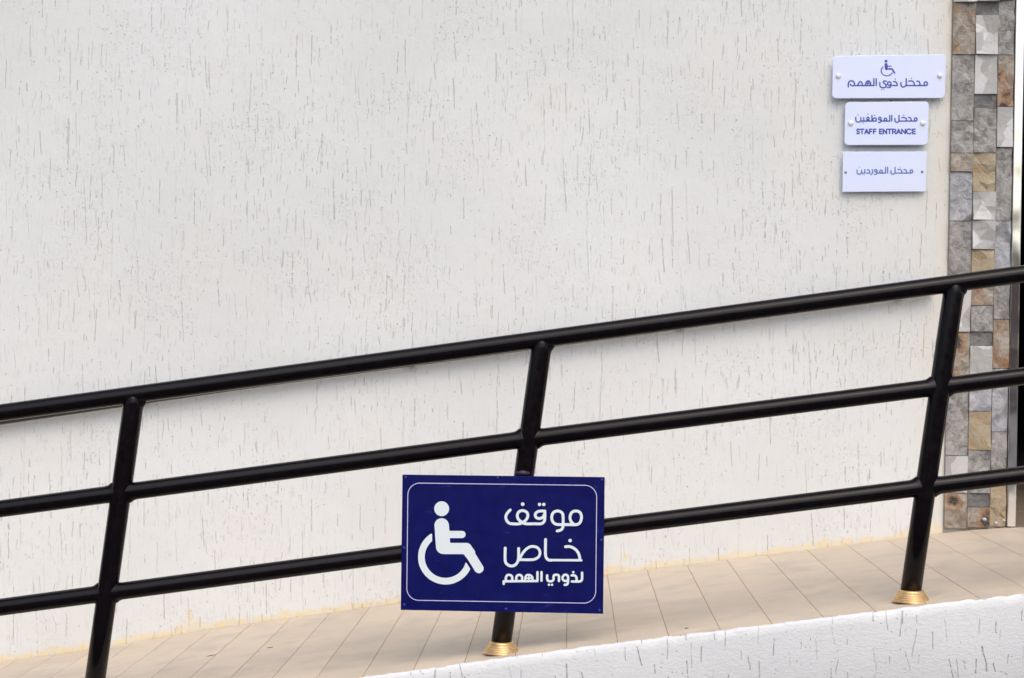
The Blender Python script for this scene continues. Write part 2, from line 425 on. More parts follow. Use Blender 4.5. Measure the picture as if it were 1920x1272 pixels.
# ------------------------------------------------------------------ stone cladding column
def stone_piece(x0, x1, z0, z1, kind, parent, seed):
    rnd = random.Random(seed)
    gap = .0012
    x0 += gap; x1 -= gap; z0 += gap; z1 -= gap
    nx = 3; nz = max(2, min(5, round((z1 - z0) / .035)))
    base = {'pale': .014, 'dark': .004, 'grey': .010, 'rust': .012, 'ochre': .011, 'blue': .010}[kind] + rnd.uniform(-.003, .004)
    s1, s2 = rnd.uniform(-1, 1), rnd.uniform(-1, 1); cx, cz = rnd.uniform(.3, .7), rnd.uniform(.3, .7)
    V, Fc = [], []
    for j in range(nz + 1):
        for i in range(nx + 1):
            u, v = i / nx, j / nz
            uu = u + (rnd.uniform(-.09, .09) if 0 < i < nx else 0); vv = v + (rnd.uniform(-.07, .07) if 0 < j < nz else 0)
            d = base
            if kind == 'pale': d += .018 * abs((uu - cx) * s1 + (vv - cz) * s2 * 1.4) - .004
            elif kind == 'dark': d -= .004 * math.sin(math.pi * uu) * (1 - vv)
            else: d += rnd.uniform(-.006, .006)
            d = max(d, .0025)
            V.append((x0 + (x1 - x0) * uu, -d - .004, z0 + (z1 - z0) * vv))
    w = nx + 1
    for j in range(nz):
        for i in range(nx):
            a = j * w + i
            if (i + j + seed) % 2: Fc += [(a, a + 1, a + w + 1), (a, a + w + 1, a + w)]
            else: Fc += [(a, a + 1, a + w), (a + 1, a + w + 1, a + w)]
    loop = [i for i in range(w)] + [j * w + nx for j in range(1, nz + 1)] + [nz * w + i for i in range(nx - 1, -1, -1)] + [j * w for j in range(nz - 1, 0, -1)]
    b = len(V)
    for q in loop: V.append((V[q][0], -.0035, V[q][2]))
    m = len(loop)
    for t in range(m):
        Fc.append((loop[(t + 1) % m], loop[t], b + t, b + (t + 1) % m))
    o = mesh_obj('stone', V, Fc, STONE[kind])
    return keep(o, parent)
sc = empty('stone_column', (1.5, 0, .88))
tag(sc, 'narrow strip of grey and rusty split-face stone cladding beside the doorway', 'stone cladding')
cols = [(1.3895, 1.4725), (1.4725, 1.5565), (1.5565, 1.6165)]
def zc(py, px=1820): return float(at(px, py, -.01)[1])
top = 3.25
lay = [
    [(-200, -95, 'grey'), (-95, 6, 'pale'), (6, 103, 'rust'), (103, 227, 'grey'), (227, 288, 'grey'), (288, 323, 'rust'), (323, 415, 'blue'), (415, 535, 'grey'), (535, 623, 'pale'), (623, 733, 'rust'),
     (733, 855, 'grey'), (855, 925, 'pale'), (925, 992, 'rust')],
    [(-200, -60, 'ochre'), (-60, 3, 'pale'), (3, 29, 'dark'), (29, 103, 'pale'), (103, 177, 'pale'), (177, 203, 'dark'), (203, 287, 'grey'), (287, 360, 'ochre'), (360, 413, 'pale'), (413, 468, 'pale'),
     (468, 535, 'ochre'), (535, 573, 'rust'), (573, 622, 'grey'), (622, 648, 'dark'), (648, 720, 'pale'), (720, 771, 'blue'), (771, 844, 'ochre'), (844, 925, 'grey'), (925, 951, 'dark'), (951, 989, 'rust')],
    [(-200, -70, 'blue'), (-70, 0, 'rust'), (0, 103, 'grey'), (103, 200, 'rust'), (200, 276, 'pale'), (276, 414, 'grey'), (414, 520, 'blue'), (520, 598, 'grey'), (598, 690, 'rust'), (690, 809, 'blue'),
     (809, 905, 'grey'), (905, 987, 'ochre')]]
sid = 0
for ci, (c, rowl) in enumerate(zip(cols, lay)):
    pxc = (1828, 1850, 1880)[ci]
    for (a, b, kind) in rowl:
        sid += 1
        stone_piece(c[0], c[1], zc(b), zc(a), kind, sc, sid)
box('mortar_bed', 1.388, 1.617, -.0036, .25, -.05, 3.24, M_MORTAR, sc)
# white mortar smears at the foot of the cladding
for (px, py, w, h) in ((1846, 974, .022, .018), (1868, 981, .016, .012), (1883, 977, .012, .010), (1824, 960, .006, .03)):
    X, Z = map(float, at(px, py, -.02)); rnd = random.Random(int(px))
    n = 14; V = [(X, -.0225, Z)]; 
    for k in range(n):
        a = 2 * math.pi * k / n; r = rnd.uniform(.55, 1.15)
        V.append((X + math.cos(a) * w / 2 * r, -.0165, Z + math.sin(a) * h / 2 * r))
    o = mesh_obj('mortar_smear', V, [(0, 1 + k, 1 + (k + 1) % n) for k in range(n)], plain('white_mortar', (.6, .6, .58), .9)); keep(o, sc)

# wall above and right of the doorway
o = mesh_obj('wall_right', *box_vf(2.75, 8.0, 0, .25, -.05, 4.2), M_WALL); tag(o, 'off-white plaster wall on the far side of the dark doorway', 'wall')
o = mesh_obj('wall_over_door', *box_vf(1.388, 2.75, .0, .25, 3.25, 4.2), M_WALL); tag(o, 'off-white plaster wall above the stone cladding and the doorway', 'wall')

# ------------------------------------------------------------------ doorway: polished trim, dark frame, hall inside
df = empty('door_frame', (1.65, 0, .89)); tag(df, 'polished steel door trim reflecting brown and white beside a dark doorway', 'door frame')
box('trim', 1.619, 1.6505, -.022, .04, .889, 3.249, M_STEEL, df, bevel=.003)
box('trim', 2.716, 2.7485, -.022, .04, .889, 3.249, M_STEEL, df, bevel=.003)
box('head_trim', 1.6510, 2.7155, -.022, .04, 3.218, 3.249, M_STEEL, df, bevel=.003)
box('jamb', 1.619, 1.6495, .041, .30, .889, 3.249, M_DOOR, df)
box('jamb', 2.7165, 2.7485, .041, .30, .889, 3.249, M_DOOR, df)
hf = grout_mat((.22, .18, .135)); hf.name = 'hall_floor_stone'
def tag_s(o): return tag(o, kind='structure')
tag_s(box('hall_floor', 1.60, 5.6, .02, 9.0, .80, .888, hf))
tag_s(box('hall_wall_left', 1.50, 1.62, .302, 9.0, .80, 3.6, M_DARK))
tag_s(box('hall_wall_right', 5.6, 5.75, .302, 9.0, .80, 3.6, M_DARK))
tag_s(box('hall_wall_back', 1.5, 5.75, 9.0, 9.2, .80, 3.6, M_DARK))
tag_s(box('hall_ceiling', 1.62, 5.6, .302, 9.0, 3.4, 3.6, M_DARK))

# building opposite, seen mirrored in the steel trim
def opp_mat():
    N = NT('rose_render'); P = N.n('ShaderNodeNewGeometry').outputs['Position']
    return N.finish(N.mix(N.noise(P, .6, 4.0), (.30, .165, .12), (.36, .21, .155)), .9)
ob = empty('opposite_building', (0, -36, 0)); tag(ob, 'low rose-brown building across the yard, mirrored in the polished door trim', 'building')
MO = opp_mat()
box('wall', -30, 60, -42, -36, 0, 4.6, MO, ob)
box('added_wing', -34, -30.001, -42, -2, 0, 4.6, MO, ob)  # unseen wing, added so the posts reflect something dark on their left
box('roof_slab', -30.3, 60.3, -42.3, -35.7, 4.601, 4.8, plain('pale_slab', (.35, .33, .3), .9), ob)
for k in range(-9, 19, 3):
    box('window', k * 3 - .8, k * 3 + .8, -36.05, -35.99, 1.3, 2.9, plain('far_glass', (.03, .035, .04), .15), ob)

# ------------------------------------------------------------------ ramp: solid base, tiles one by one
def profile_slab(name, x0, x1, y0, y1, dz, bottom, mat, n=60):
    xs = sorted(set(list(np.linspace(x0, x1, n)) + [p for p in PX if x0 < p < x1]))
    V, Fc = [], []
    for x in xs:
        z = floor_z(x) + dz
        V += [(x, y0, z), (x, y1, z), (x, y0, min(bottom, z - .001)), (x, y1, min(bottom, z - .001))]
    for i in range(len(xs) - 1):
        a = i * 4; b = a + 4
        Fc += [(a, a + 1, b + 1, b), (a + 2, b + 2, b + 3, a + 3), (a, b, b + 2, a + 2), (a + 1, a + 3, b + 3, b + 1)]
    m = (len(xs) - 1) * 4
    Fc += [(0, 2, 3, 1), (m, m + 1, m + 3, m + 2)]
    return mesh_obj(name, V, Fc, mat)
ramp = profile_slab('ramp', -4.04, 3.2, EDGE_Y + .02, -.001, -.0009, -.02, M_GROUT)
tag(ramp, kind='structure')
PITCH = .148
def tile(x0, x1, y0, y1, dz):
    z0, z1 = floor_z(x0) + dz, floor_z(x1) + dz
    rr = random.uniform(-.0003, .0003)
    V = [(x0, y0, z0 + rr), (x1, y0, z1 - rr), (x1, y1, z1 - rr * .5), (x0, y1, z0)]
    e = .0012
    top_ = [(V[0][0] + e, V[0][1] + e, V[0][2]), (V[1][0] - e, V[1][1] + e, V[1][2]), (V[2][0] - e, V[2][1] - e, V[2][2]), (V[3][0] + e, V[3][1] - e, V[3][2])]
    mid = [(a, b, c - .0010) for a, b, c in V]; low = [(a, b, c - .009) for a, b, c in V]
    VV = top_ + mid + low
    Fc = [(0, 1, 2, 3), (11, 10, 9, 8)]
    for k in range(4):
        q = (k + 1) % 4
        Fc += [(4 + k, 4 + q, q, k), (8 + k, 8 + q, 4 + q, 4 + k)]
    o = mesh_obj('tile', VV, Fc, M_TILE, ramp)
    return o
offs = [.42, .72, .22, .57, .32]
for k in range(-27, 21):
    x0, x1 = k * PITCH + .0011, (k + 1) * PITCH - .0011
    y = -.003; first = offs[k % 5]; ends = []
    yy = -first
    while yy > EDGE_Y + .05: ends.append(yy); yy -= .60
    ends.append(EDGE_Y + .004)
    for e_ in ends:
        tile(x0, x1, e_ + .0006, y - .0006, random.uniform(-.0001, .0003)); y = e_

# outer face of the ramp: coarse white plaster with an uneven lip
def side_wall():
    rnd = random.Random(5)
    xs = np.arange(-4.04, 3.2001, .0125)
    sm = lambda a, n: np.convolve(a, np.ones(n) / n, 'same')
    nr = np.random.RandomState(3)
    ji = sm(nr.uniform(-1, 1, len(xs)), 3) * .0075 + sm(nr.uniform(-1, 1, len(xs)), 15) * .012
    jz = sm(nr.uniform(-1, 1, len(xs)), 2) * .0032 - .0010
    jo = sm(nr.uniform(-1, 1, len(xs)), 3) * .0016 + sm(nr.uniform(-1, 1, len(xs)), 21) * .004
    V, Fc = [], []
    for i, x in enumerate(xs):
        z = floor_z(x)
        prof = [(EDGE_Y + .008 + ji[i] * 1.5, -.003), (EDGE_Y + .005 + ji[i] * 1.5, .0004 + jz[i] * .5), (EDGE_Y + .001, .0010 + jz[i]), (EDGE_Y - .003 + jo[i], -.003 + jz[i]), (EDGE_Y - .006 + jo[i], -.008),
                (EDGE_Y - .007 + jo[i] * .7, -.03), (EDGE_Y - .007, -.07)]
        for (yy, dz) in prof: V.append((x, yy, z + dz))
        V.append((x, EDGE_Y - .007, -.02))
        V.append((x, EDGE_Y + .019, -.02))
    k = 9
    for i in range(len(xs) - 1):
        for j in range(k - 1):
            a = i * k + j; Fc.append((a + k, a, a + 1, a + k + 1))
        a = i * k; Fc.append((a, a + k, a + k + 8, a + 8))
    Fc += [tuple(range(k)), tuple((len(xs) - 1) * k + j for j in range(k - 1, -1, -1))]
    o = mesh_obj('ramp_side_wall', V, Fc, M_CURB, smooth=True)
    return tag(o, 'low white plaster side wall of the ramp with coarse slanted grooves, below the beige tiles', 'wall')
side_wall()
tag_s(box('landing_end_wall', 3.201, 3.35, EDGE_Y - .007, -.001, -.02, .889, M_CURB))

# ------------------------------------------------------------------ railing
rail = empty('ramp_railing', (-.195, RAIL_Y, floor_z(-.195)))
tag(rail, 'glossy black tubular railing with three sloping pipes and leaning posts on gold collars', 'railing')
def K(*pp): return [tuple(map(float, at(x, y, RAIL_Y))) for x, y in pp]
posts = []
for top_, bot_ in (((249, 767), (178.7, 1272)), ((1014, 661), (939.7, 1206)), ((1787.8, 551), (1708, 1107))):
    (xt, zt), (xb, zb) = K(top_, bot_); l = (xt - xb) / (zt - zb)
    x = xb
    for _ in range(5): x = xb + (floor_z(x) - zb) * l
    posts.append((x, l))
posts = [(posts[0][0] - 2.4, .122), (posts[0][0] - 1.2, .122)] + posts + [(posts[-1][0] + 1.2, .10)]
def line(knots):
    kx = [k[0] for k in knots]; kz = [k[1] for k in knots]
    def fz(x):
        if x < kx[0]: return kz[0] + (x - kx[0]) * (kz[1] - kz[0]) / (kx[1] - kx[0])
        if x > kx[-1]: return kz[-1] + (x - kx[-1]) * (kz[-1] - kz[-2]) / (kx[-1] - kx[-2])
        return float(np.interp(x, kx, kz))
    return fz
top_f = line(K((0, 774.5), (900, 652), (1920, 514)))
mid_f = line(K((0, 954.5), (900, 834.5), (1920, 705.6)))
low_f = line(K((0, 1139), (950, 1012), (1137, 987), (1920, 890.5)))
def post_x(p, z): return p[0] + (z - floor_z(p[0])) * p[1]
def meet(p, fz):
    x = p[0]
    for _ in range(6): x = post_x(p, fz(x))
    return x
RP, RR = .0302, .0258
xa, xb = meet(posts[0], top_f) - .03, meet(posts[-1], top_f) + .03
def fitted(name, A, B, rad, mat, parent, ca, cb, squeeze=False, n=32):
    """pipe from A to B whose ends are coped onto round pipes of radius ca / cb with a small weld fillet"""
    d = (B - A).normalized(); L = (B - A).length
    ref = Vector((0, -1, 0)); u = d.cross(ref).normalized(); w = u.cross(d).normalized()
    dl = [-.0085, -.0036, -.0012, .0022, .0062, .0112, .0180, .028]; fl = [.0075, .0074, .0058, .0036, .0018, .0006, 0, 0]
    rings = []
    if ca: rings += [('a', o_, f_) for o_, f_ in zip(dl, fl)]
    else: rings += [('p', 0, 0)]
    rings += [('m', .33, 0), ('m', .66, 0)]
    if cb: rings += [('b', o_, f_) for o_, f_ in zip(dl[::-1], fl[::-1])]
    else: rings += [('p', 1, 0)]
    V, Fc = [], []
    for kd, o_, f_ in rings:
        c = ca if kd == 'a' else cb
        for k in range(n):
            g_ = 2 * math.pi * k / n; cu, cw = math.cos(g_), math.sin(g_)
            rw = rad
            if squeeze and kd == 'b': rw = min(rad, (cb - .0006) + max(0, o_) * .25)
            rr_ = rad + f_ * abs(cu) ** .8
            if kd in 'ab':
                s0 = math.sqrt(max(c * c - (rw * cw) ** 2, 0)) + o_
                t = s0 if kd == 'a' else L - s0
            else: t = L * o_
            V.append(A + d * t + u * (rr_ * cu) + w * (rw * cw))
    m = len(rings)
    for i in range(m - 1):
        for k in range(n):
            a = i * n + k; b = i * n + (k + 1) % n; Fc.append((a, b, b + n, a + n))
    Fc += [tuple(range(n - 1, -1, -1)), tuple(range((m - 1) * n, m * n))]
    o = mesh_obj(name, V, Fc, mat, smooth=True)
    for p in list(o.data.polygons)[-2:]: p.use_smooth = False
    return keep(o, parent)
tp = [Vector((x, RAIL_Y, top_f(x))) for x in [xa, -1.69, K((900, 652))[0][0], 1.311, xb]]
tube('handrail', tp, [RR] * len(tp), M_BLACK, rail)
for p in posts:
    zb = floor_z(p[0]); xt = meet(p, top_f); zt = top_f(xt)
    d = (Vector((xt, RAIL_Y, zt)) - Vector((p[0], RAIL_Y, zb))); L = d.length; d.normalize(); b0 = Vector((p[0], RAIL_Y, zb))
    po = fitted('post', b0 + d * .002, Vector((xt, RAIL_Y, zt)), RP, M_BLACK, rail, 0, RR, squeeze=True)
    # gold collar, ridged, sitting square on the sloping tiles
    nrm = Vector((-.152 if p[0] < 1.4 else 0, 0, 1)).normalized()
    prof = [(.0545, .0005), (.0550, .003), (.0526, .0060), (.0505, .0068), (.0512, .0080), (.0494, .0120), (.0470, .0128), (.0478, .0140), (.0454, .0180), (.0428, .0188), (.0436, .0200), (.0412, .0240), (.0385, .0248), (.0392, .0260), (.0368, .0310), (.0350, .0335), (.0320, .0345), (.0303, .0340)]
    pts = [b0 + d * 0 + nrm * h + Vector((p[1], 0, 0)) * h for r_, h in prof]
    ax = (nrm * .45 + d * .55).normalized()
    pts = [b0 + Vector((.0055, 0, 0)) + ax * h for r_, h in prof]
    cv, cf = tube_vf(pts, [r_ for r_, h in prof], 40, False)
    co = mesh_obj('base_collar', cv, cf, M_GOLD, smooth=True)
    co.parent = po
for f_ in (mid_f, low_f):
    for a, b in zip(posts[:-1], posts[1:]):
        xa, xb = meet(a, f_), meet(b, f_)
        A, B = Vector((xa, RAIL_Y, f_(xa))), Vector((xb, RAIL_Y, f_(xb)))
        fitted('rail', A, B, RR, M_BLACK, rail, RP, RP)

# ------------------------------------------------------------------ handrail on the wall, hidden behind the front one
WY = -.040
wr = empty('wall_handrail', (0, WY, 1.5)); tag(wr, 'dark pipe handrail on the wall, glimpsed just below the front top rail at left', 'handrail')
M_WRAIL = NT('dark_red_brown_paint').finish((.012, .005, .006), .35)
kn = [tuple(map(float, at(*q, WY))) for q in ((0, 787.6), (300, 743.8), (480, 717.6), (800, 674.0), (1752, 543.5))]
sl = (kn[1][1] - kn[0][1]) / (kn[1][0] - kn[0][0])
kn = [(-3.9, kn[0][1] + (-3.9 - kn[0][0]) * sl)] + kn
tube('pipe', [(x, WY, z) for x, z in kn], [.0190] * len(kn), M_WRAIL, wr)
wf = line(kn)
for x in (-3.6, -2.6, -1.6, -.6, .4, 1.2):
    z = wf(x) + .0
    tube('bracket', [(x, WY + .01, z), (x, -.006, z)], [.007, .007], M_WRAIL, wr, n=12)
    tube('rosette', [(x, -.007, z), (x, -.0005, z)], [.018, .020], M_WRAIL, wr, n=20)

# ------------------------------------------------------------------ flat print: union of strokes -> clean flat mesh
def sd_seg(X, Y, a, b):
    ax, ay = a; bx, by = b; dx, dy = bx - ax, by - ay; L = dx * dx + dy * dy
    t = np.clip(((X - ax) * dx + (Y - ay) * dy) / L, 0, 1) if L > 0 else 0 * X
    return np.hypot(X - ax - t * dx, Y - ay - t * dy)
def smooth_path(p, n=6):
    if len(p) < 3: return p
    out = []; P = [p[0]] + list(p) + [p[-1]]
    for i in range(1, len(P) - 2):
        p0, p1, p2, p3 = [np.array(q, float) for q in P[i - 1:i + 3]]
        for k in range(n):
            t = k / n
            out.append(tuple(.5 * ((2 * p1) + (-p0 + p2) * t + (2 * p0 - 5 * p1 + 4 * p2 - p3) * t * t + (-p0 + 3 * p1 - 3 * p2 + p3) * t ** 3)))
    out.append(tuple(map(float, p[-1]))); return out
def ring(cx, cy, rx, ry, n=20):
    return [(cx + rx * math.cos(2 * math.pi * k / n), cy + ry * math.sin(2 * math.pi * k / n)) for k in range(n + 1)]
def print_mesh(name, bbox, cell, fn, org, scale, Y, mat, parent):
    x0, y0, x1, y1 = bbox
    xs = np.arange(x0, x1 + cell, cell); ys = np.arange(y0, y1 + cell, cell)
    GX, GY = np.meshgrid(xs, ys); S = fn(GX, GY)
    V, Fc, idx = [], [], {}
    def vid(key, x, y):
        if key not in idx: idx[key] = len(V); V.append((x, y))
        return idx[key]
    ins = S < 0
    for j in range(len(ys) - 1):
        i = 0
        while i < len(xs) - 1:
            c = (ins[j, i], ins[j, i + 1], ins[j + 1, i + 1], ins[j + 1, i])
            if not any(c): i += 1; continue
            if all(c):
                k = i
                while k + 1 < len(xs) - 1 and ins[j, k + 2] and ins[j + 1, k + 2]: k += 1
                Fc.append((vid((i, j), xs[i], ys[j]), vid((k + 1, j), xs[k + 1], ys[j]), vid((k + 1, j + 1), xs[k + 1], ys[j + 1]), vid((i, j + 1), xs[i], ys[j + 1])))
                i = k + 1; continue
            q = [(i, j), (i + 1, j), (i + 1, j + 1), (i, j + 1)]; poly = []
            for e in range(4):
                a, b = q[e], q[(e + 1) % 4]; sa, sb = S[a[1], a[0]], S[b[1], b[0]]
                if sa < 0: poly.append(vid(a, xs[a[0]], ys[a[1]]))
                if (sa < 0) != (sb < 0):
                    t = sa / (sa - sb)
                    key = ('e',) + tuple(sorted((a, b)))
                    poly.append(vid(key, xs[a[0]] + (xs[b[0]] - xs[a[0]]) * t, ys[a[1]] + (ys[b[1]] - ys[a[1]]) * t))
            if len(poly) > 2: Fc.append(tuple(poly))
            i += 1
    A = np.array(V); X, Z = at(org[0] + A[:, 0] / scale, org[1] + A[:, 1] / scale, Y)
    o = mesh_obj(name, [(a, Y, b) for a, b in zip(X, Z)], [tuple(reversed(f)) for f in Fc], mat)
    keep(o, parent); return o
def strokes(paths, dots=()):
    segs = []
    for w, p, sm in paths:
        q = smooth_path(p) if sm else p
        segs += [(w / 2, q[i], q[i + 1]) for i in range(len(q) - 1)]
    def fn(X, Y):
        D = np.full(X.shape, 1e9)
        for h, a, b in segs:
            m = (X > min(a[0], b[0]) - h - 12) & (X < max(a[0], b[0]) + h + 12) & (Y > min(a[1], b[1]) - h - 12) & (Y < max(a[1], b[1]) + h + 12)
            D[m] = np.minimum(D[m], sd_seg(X[m], Y[m], a, b) - h)
        for x, y, r_ in dots: D = np.minimum(D, np.hypot(X - x, Y - y) - r_)
        return D
    return fn

# plates: rounded four-cornered outline given by its corners in the photo
def plate(name, corners, Yf, thick, rad, mat, parent, seg=6, bevel=.0008):
    P = [Vector(map(float, at(x, y, Yf))) for x, y in corners]
    out = []
    for i in range(4):
        c = P[i]; a = (P[i - 1] - c).normalized(); b = (P[(i + 1) % 4] - c).normalized()
        if rad < 1e-5: out.append(c); continue
        s_, e_ = c + a * rad, c + b * rad; ctr = c + (a + b) * rad
        for k in range(seg + 1):
            t = k / seg * math.pi / 2
            out.append(ctr - b * rad * math.cos(t) - a * rad * math.sin(t))
    n = len(out)
    V = [(p.x, Yf, p.y) for p in out] + [(p.x, Yf + thick, p.y) for p in out]
    Fc = [tuple(range(n - 1, -1, -1)), tuple(range(n, 2 * n))] + [(i, (i + 1) % n, n + (i + 1) % n, n + i) for i in range(n)]
    o = mesh_obj(name, V, Fc, mat); keep(o, parent)
    if bevel:
        m = o.modifiers.new('bevel', 'BEVEL'); m.width = bevel; m.segments = 2; m.limit_method = 'ANGLE'; m.angle_limit = R(50)
    return o
def dome(name, px, py, Yf, r_, h, mat, parent, n=18):
    X, Z = map(float, at(px, py, Yf))
    return tube(name, [(X, Yf + .0002 - h * t, Z) for t in (0, .45, .75, .93, 1.0)], [r_, r_ * .97, r_ * .82, r_ * .5, r_ * .12], mat, parent, n)

# ------------------------------------------------------------------ big blue parking sign tied to the railing
BY = -1.442
bs = empty('parking_sign', (-.155, BY, .755))
tag(bs, 'square-cornered dark blue sign with white wheelchair symbol and Arabic words fixed to the middle post', 'sign')
def bpx(x, y): return 730 + x / 4.2405, 870 + y / 4.2405
corn = [bpx(104, 87), bpx(1713, 107), bpx(1700, 1193), bpx(90, 1162)]
plate('plate', corn, BY, .004, 0, M_BLUE, bs)
# folded rim behind the plate
PB = [Vector(map(float, at(x, y, BY))) for x, y in corn]
for i in range(4):
    a, b = PB[i], PB[(i + 1) % 4]; d = (b - a).normalized(); nrm = Vector((-d.y, d.x)); c = sum(PB, Vector((0, 0))) / 4
    if (c - a).dot(nrm) < 0: nrm = -nrm
    a2, b2 = a + d * .0035 + nrm * .0005, b - d * .0035 + nrm * .0005; ai, bi = a2 + nrm * .0015, b2 + nrm * .0015
    V = [(p.x, yy, p.y) for yy in (BY + .0045, BY + .016) for p in (a2, b2, bi, ai)]
    keep(mesh_obj('rim', V, [(0, 1, 2, 3), (7, 6, 5, 4), (0, 4, 5, 1), (1, 5, 6, 2), (2, 6, 7, 3), (3, 7, 4, 0)], M_BLUE), bs)
def symbol(X, Y):
    D = np.hypot(X - 416, Y - 357) - 59
    D = np.minimum(D, sd_seg(X, Y, (416, 490), (424, 580)) - 57.5)
    D = np.minimum(D, sd_seg(X, Y, (420, 560), (428, 660)) - 57)
    D = np.minimum(D, np.maximum(np.maximum(430 - X, X - 482), np.maximum(600 - Y, Y - 700)))
    D = np.minimum(D, sd_seg(X, Y, (440, 673.5), (612, 673.5)) - 44.5)
    D = np.minimum(D, sd_seg(X, Y, (612, 673.5), (640, 712)) - 43.5)
    D = np.minimum(D, sd_seg(X, Y, (630, 700), (712, 832)) - 37.5)
    D = np.minimum(D, sd_seg(X, Y, (460, 562), (578, 562)) - 28.5)
    W = np.abs(np.hypot(X - 447, Y - 741) - 192) - 26.5
    side = ((X - 608) * 52 - (Y - 778) * 32) / 61.0
    W = np.maximum(W, side)
    W = np.maximum(W, np.minimum(X - 340, 741 - Y))
    return np.minimum(D, W)
print_mesh('wheelchair_symbol', (200, 280, 770, 980), 7, symbol, (730, 870), 4.2405, BY - .0005, M_PRINT, bs)
w = 35
big = [
    (w, [(178, 245), (145, 280), (123, 325), (133, 375), (162, 408), (200, 418), (290, 418), (345, 395), (385, 358), (400, 310), (382, 270), (333, 252), (285, 270), (267, 315), (282, 362), (325, 398), (375, 418), (480, 418), (560, 418), (598, 398), (612, 355), (613, 262)], 1),
    (w, [(613, 258), (560, 258), (515, 270), (492, 305), (507, 341), (545, 352), (585, 338), (608, 300)], 1),
    (w, [(842, 430), (842, 330), (828, 280), (775, 257), (720, 277), (699, 332), (712, 390), (750, 422), (800, 428), (900, 428), (1010, 428), (1055, 400), (1073, 335), (1055, 277), (1003, 257), (950, 277), (929, 335), (943, 390), (978, 425)], 1),
    (w, [(842, 425), (838, 465), (815, 495), (768, 508)], 1),
    (w, [(116, 722), (114, 860), (125, 910), (160, 940), (200, 948), (240, 935), (268, 900), (283, 850), (284, 728)], 1),
    (w * .95, [(300, 850), (330, 795), (370, 745), (420, 710), (470, 703), (525, 722), (552, 775), (537, 830), (492, 860), (440, 869), (300, 869)], 1),
    (w, [(622, 615), (621, 800), (635, 850), (662, 872), (700, 875)], 1), (w * .85, [(690, 874), (1070, 876)], 0),
    (w, [(872, 706), (930, 705), (990, 733), (1030, 780), (1048, 830), (1052, 870)], 1)]
dots1 = [(335, 172, 23), (546, 175, 21), (600, 175, 21), (930, 628, 22)]
h = 30
small = [
    (h, [(97, 1172), (97, 1140), (520, 1136)], 0), (h, [(125, 1135), (125, 1090), (145, 1062), (180, 1062), (202, 1085), (202, 1135)], 1),
    (h, [(256, 1135), (256, 1085), (278, 1062), (305, 1062), (327, 1085), (327, 1135)], 1),
    (h - 4, [(368, 1135), (368, 1090), (388, 1062), (425, 1062), (455, 1085), (458, 1130)], 1), (20, [(368, 1100), (455, 1100)], 0), (18, [(413, 1070), (413, 1130)], 0),
    (h, [(520, 1025), (520, 1135)], 0), (h, [(571, 1025), (571, 1132)], 0),
    (h, [(642, 1066), (642, 1110), (658, 1136), (700, 1138), (722, 1118), (722, 1080), (738, 1060), (775, 1060), (790, 1080), (790, 1136)], 1),
    (h, [(903, 1130), (862, 1135), (838, 1115), (838, 1082), (860, 1060), (886, 1060), (903, 1082), (903, 1150), (890, 1180), (862, 1184)], 1),
    (h, [(950, 1066), (985, 1066), (1008, 1088), (1012, 1140)], 1), (h, [(952, 1142), (1040, 1142), (1070, 1132), (1080, 1100), (1080, 1032)], 1)]
dots2 = [(665, 1183, 15), (703, 1183, 15), (970, 1026, 16)]
print_mesh('lettering', (70, 130, 1120, 1215), 6, strokes(big + small, dots1 + dots2), (930, 920), 6.694, BY - .0005, M_PRINT, bs)
# thin rounded border line
def border():
    c = [(148, 152), (1650, 172), (1640, 1109), (138, 1084)]; P = [Vector(q) for q in c]; rad = 95; path = []
    for i in range(4):
        p = P[i]; a = (P[i - 1] - p).normalized(); b = (P[(i + 1) % 4] - p).normalized(); ctr = p + (a + b) * rad
        for k in range(11):
            t = k / 10 * math.pi / 2; path.append(ctr - b * rad * math.cos(t) - a * rad * math.sin(t))
    n = len(path); V = []
    for i in range(n):
        t = (path[(i + 1) % n] - path[i - 1]).normalized(); nn = Vector((-t.y, t.x))
        for s_ in (-3.1, 3.1):
            q = path[i] + nn * s_; x, z = at(*bpx(q.x, q.y), BY - .0005); V.append((float(x), BY - .0005, float(z)))
    keep(mesh_obj('border_line', V, [(2 * i, 2 * i + 1, (2 * i + 3) % (2 * n), (2 * i + 2) % (2 * n)) for i in range(n)], M_LINE), bs)
border()
for (x, y) in ((130, 107), (862, 110), (1690, 128), (118, 668), (1685, 607), (118, 1120), (927, 1155), (1670, 1165)):
    dome('screw', *bpx(x, y), BY, .0042, .003, M_SCREWB, bs)
cx, cz = map(float, at(*bpx(1062, 78), RAIL_Y - .028))
tube('cable_tie', [(cx - .020, RAIL_Y - .0315, cz), (cx, RAIL_Y - .035, cz + .003), (cx + .020, RAIL_Y - .0315, cz)], [.005, .008, .005], M_CLIP, bs, 12)
for zz in (.83, 1.06):
    xx = post_x(posts[3], zz)
    box('bracket', xx - .05, xx + .05, BY + .0045, RAIL_Y - RP - .0003, zz - .012, zz + .012, M_SCREW, bs)

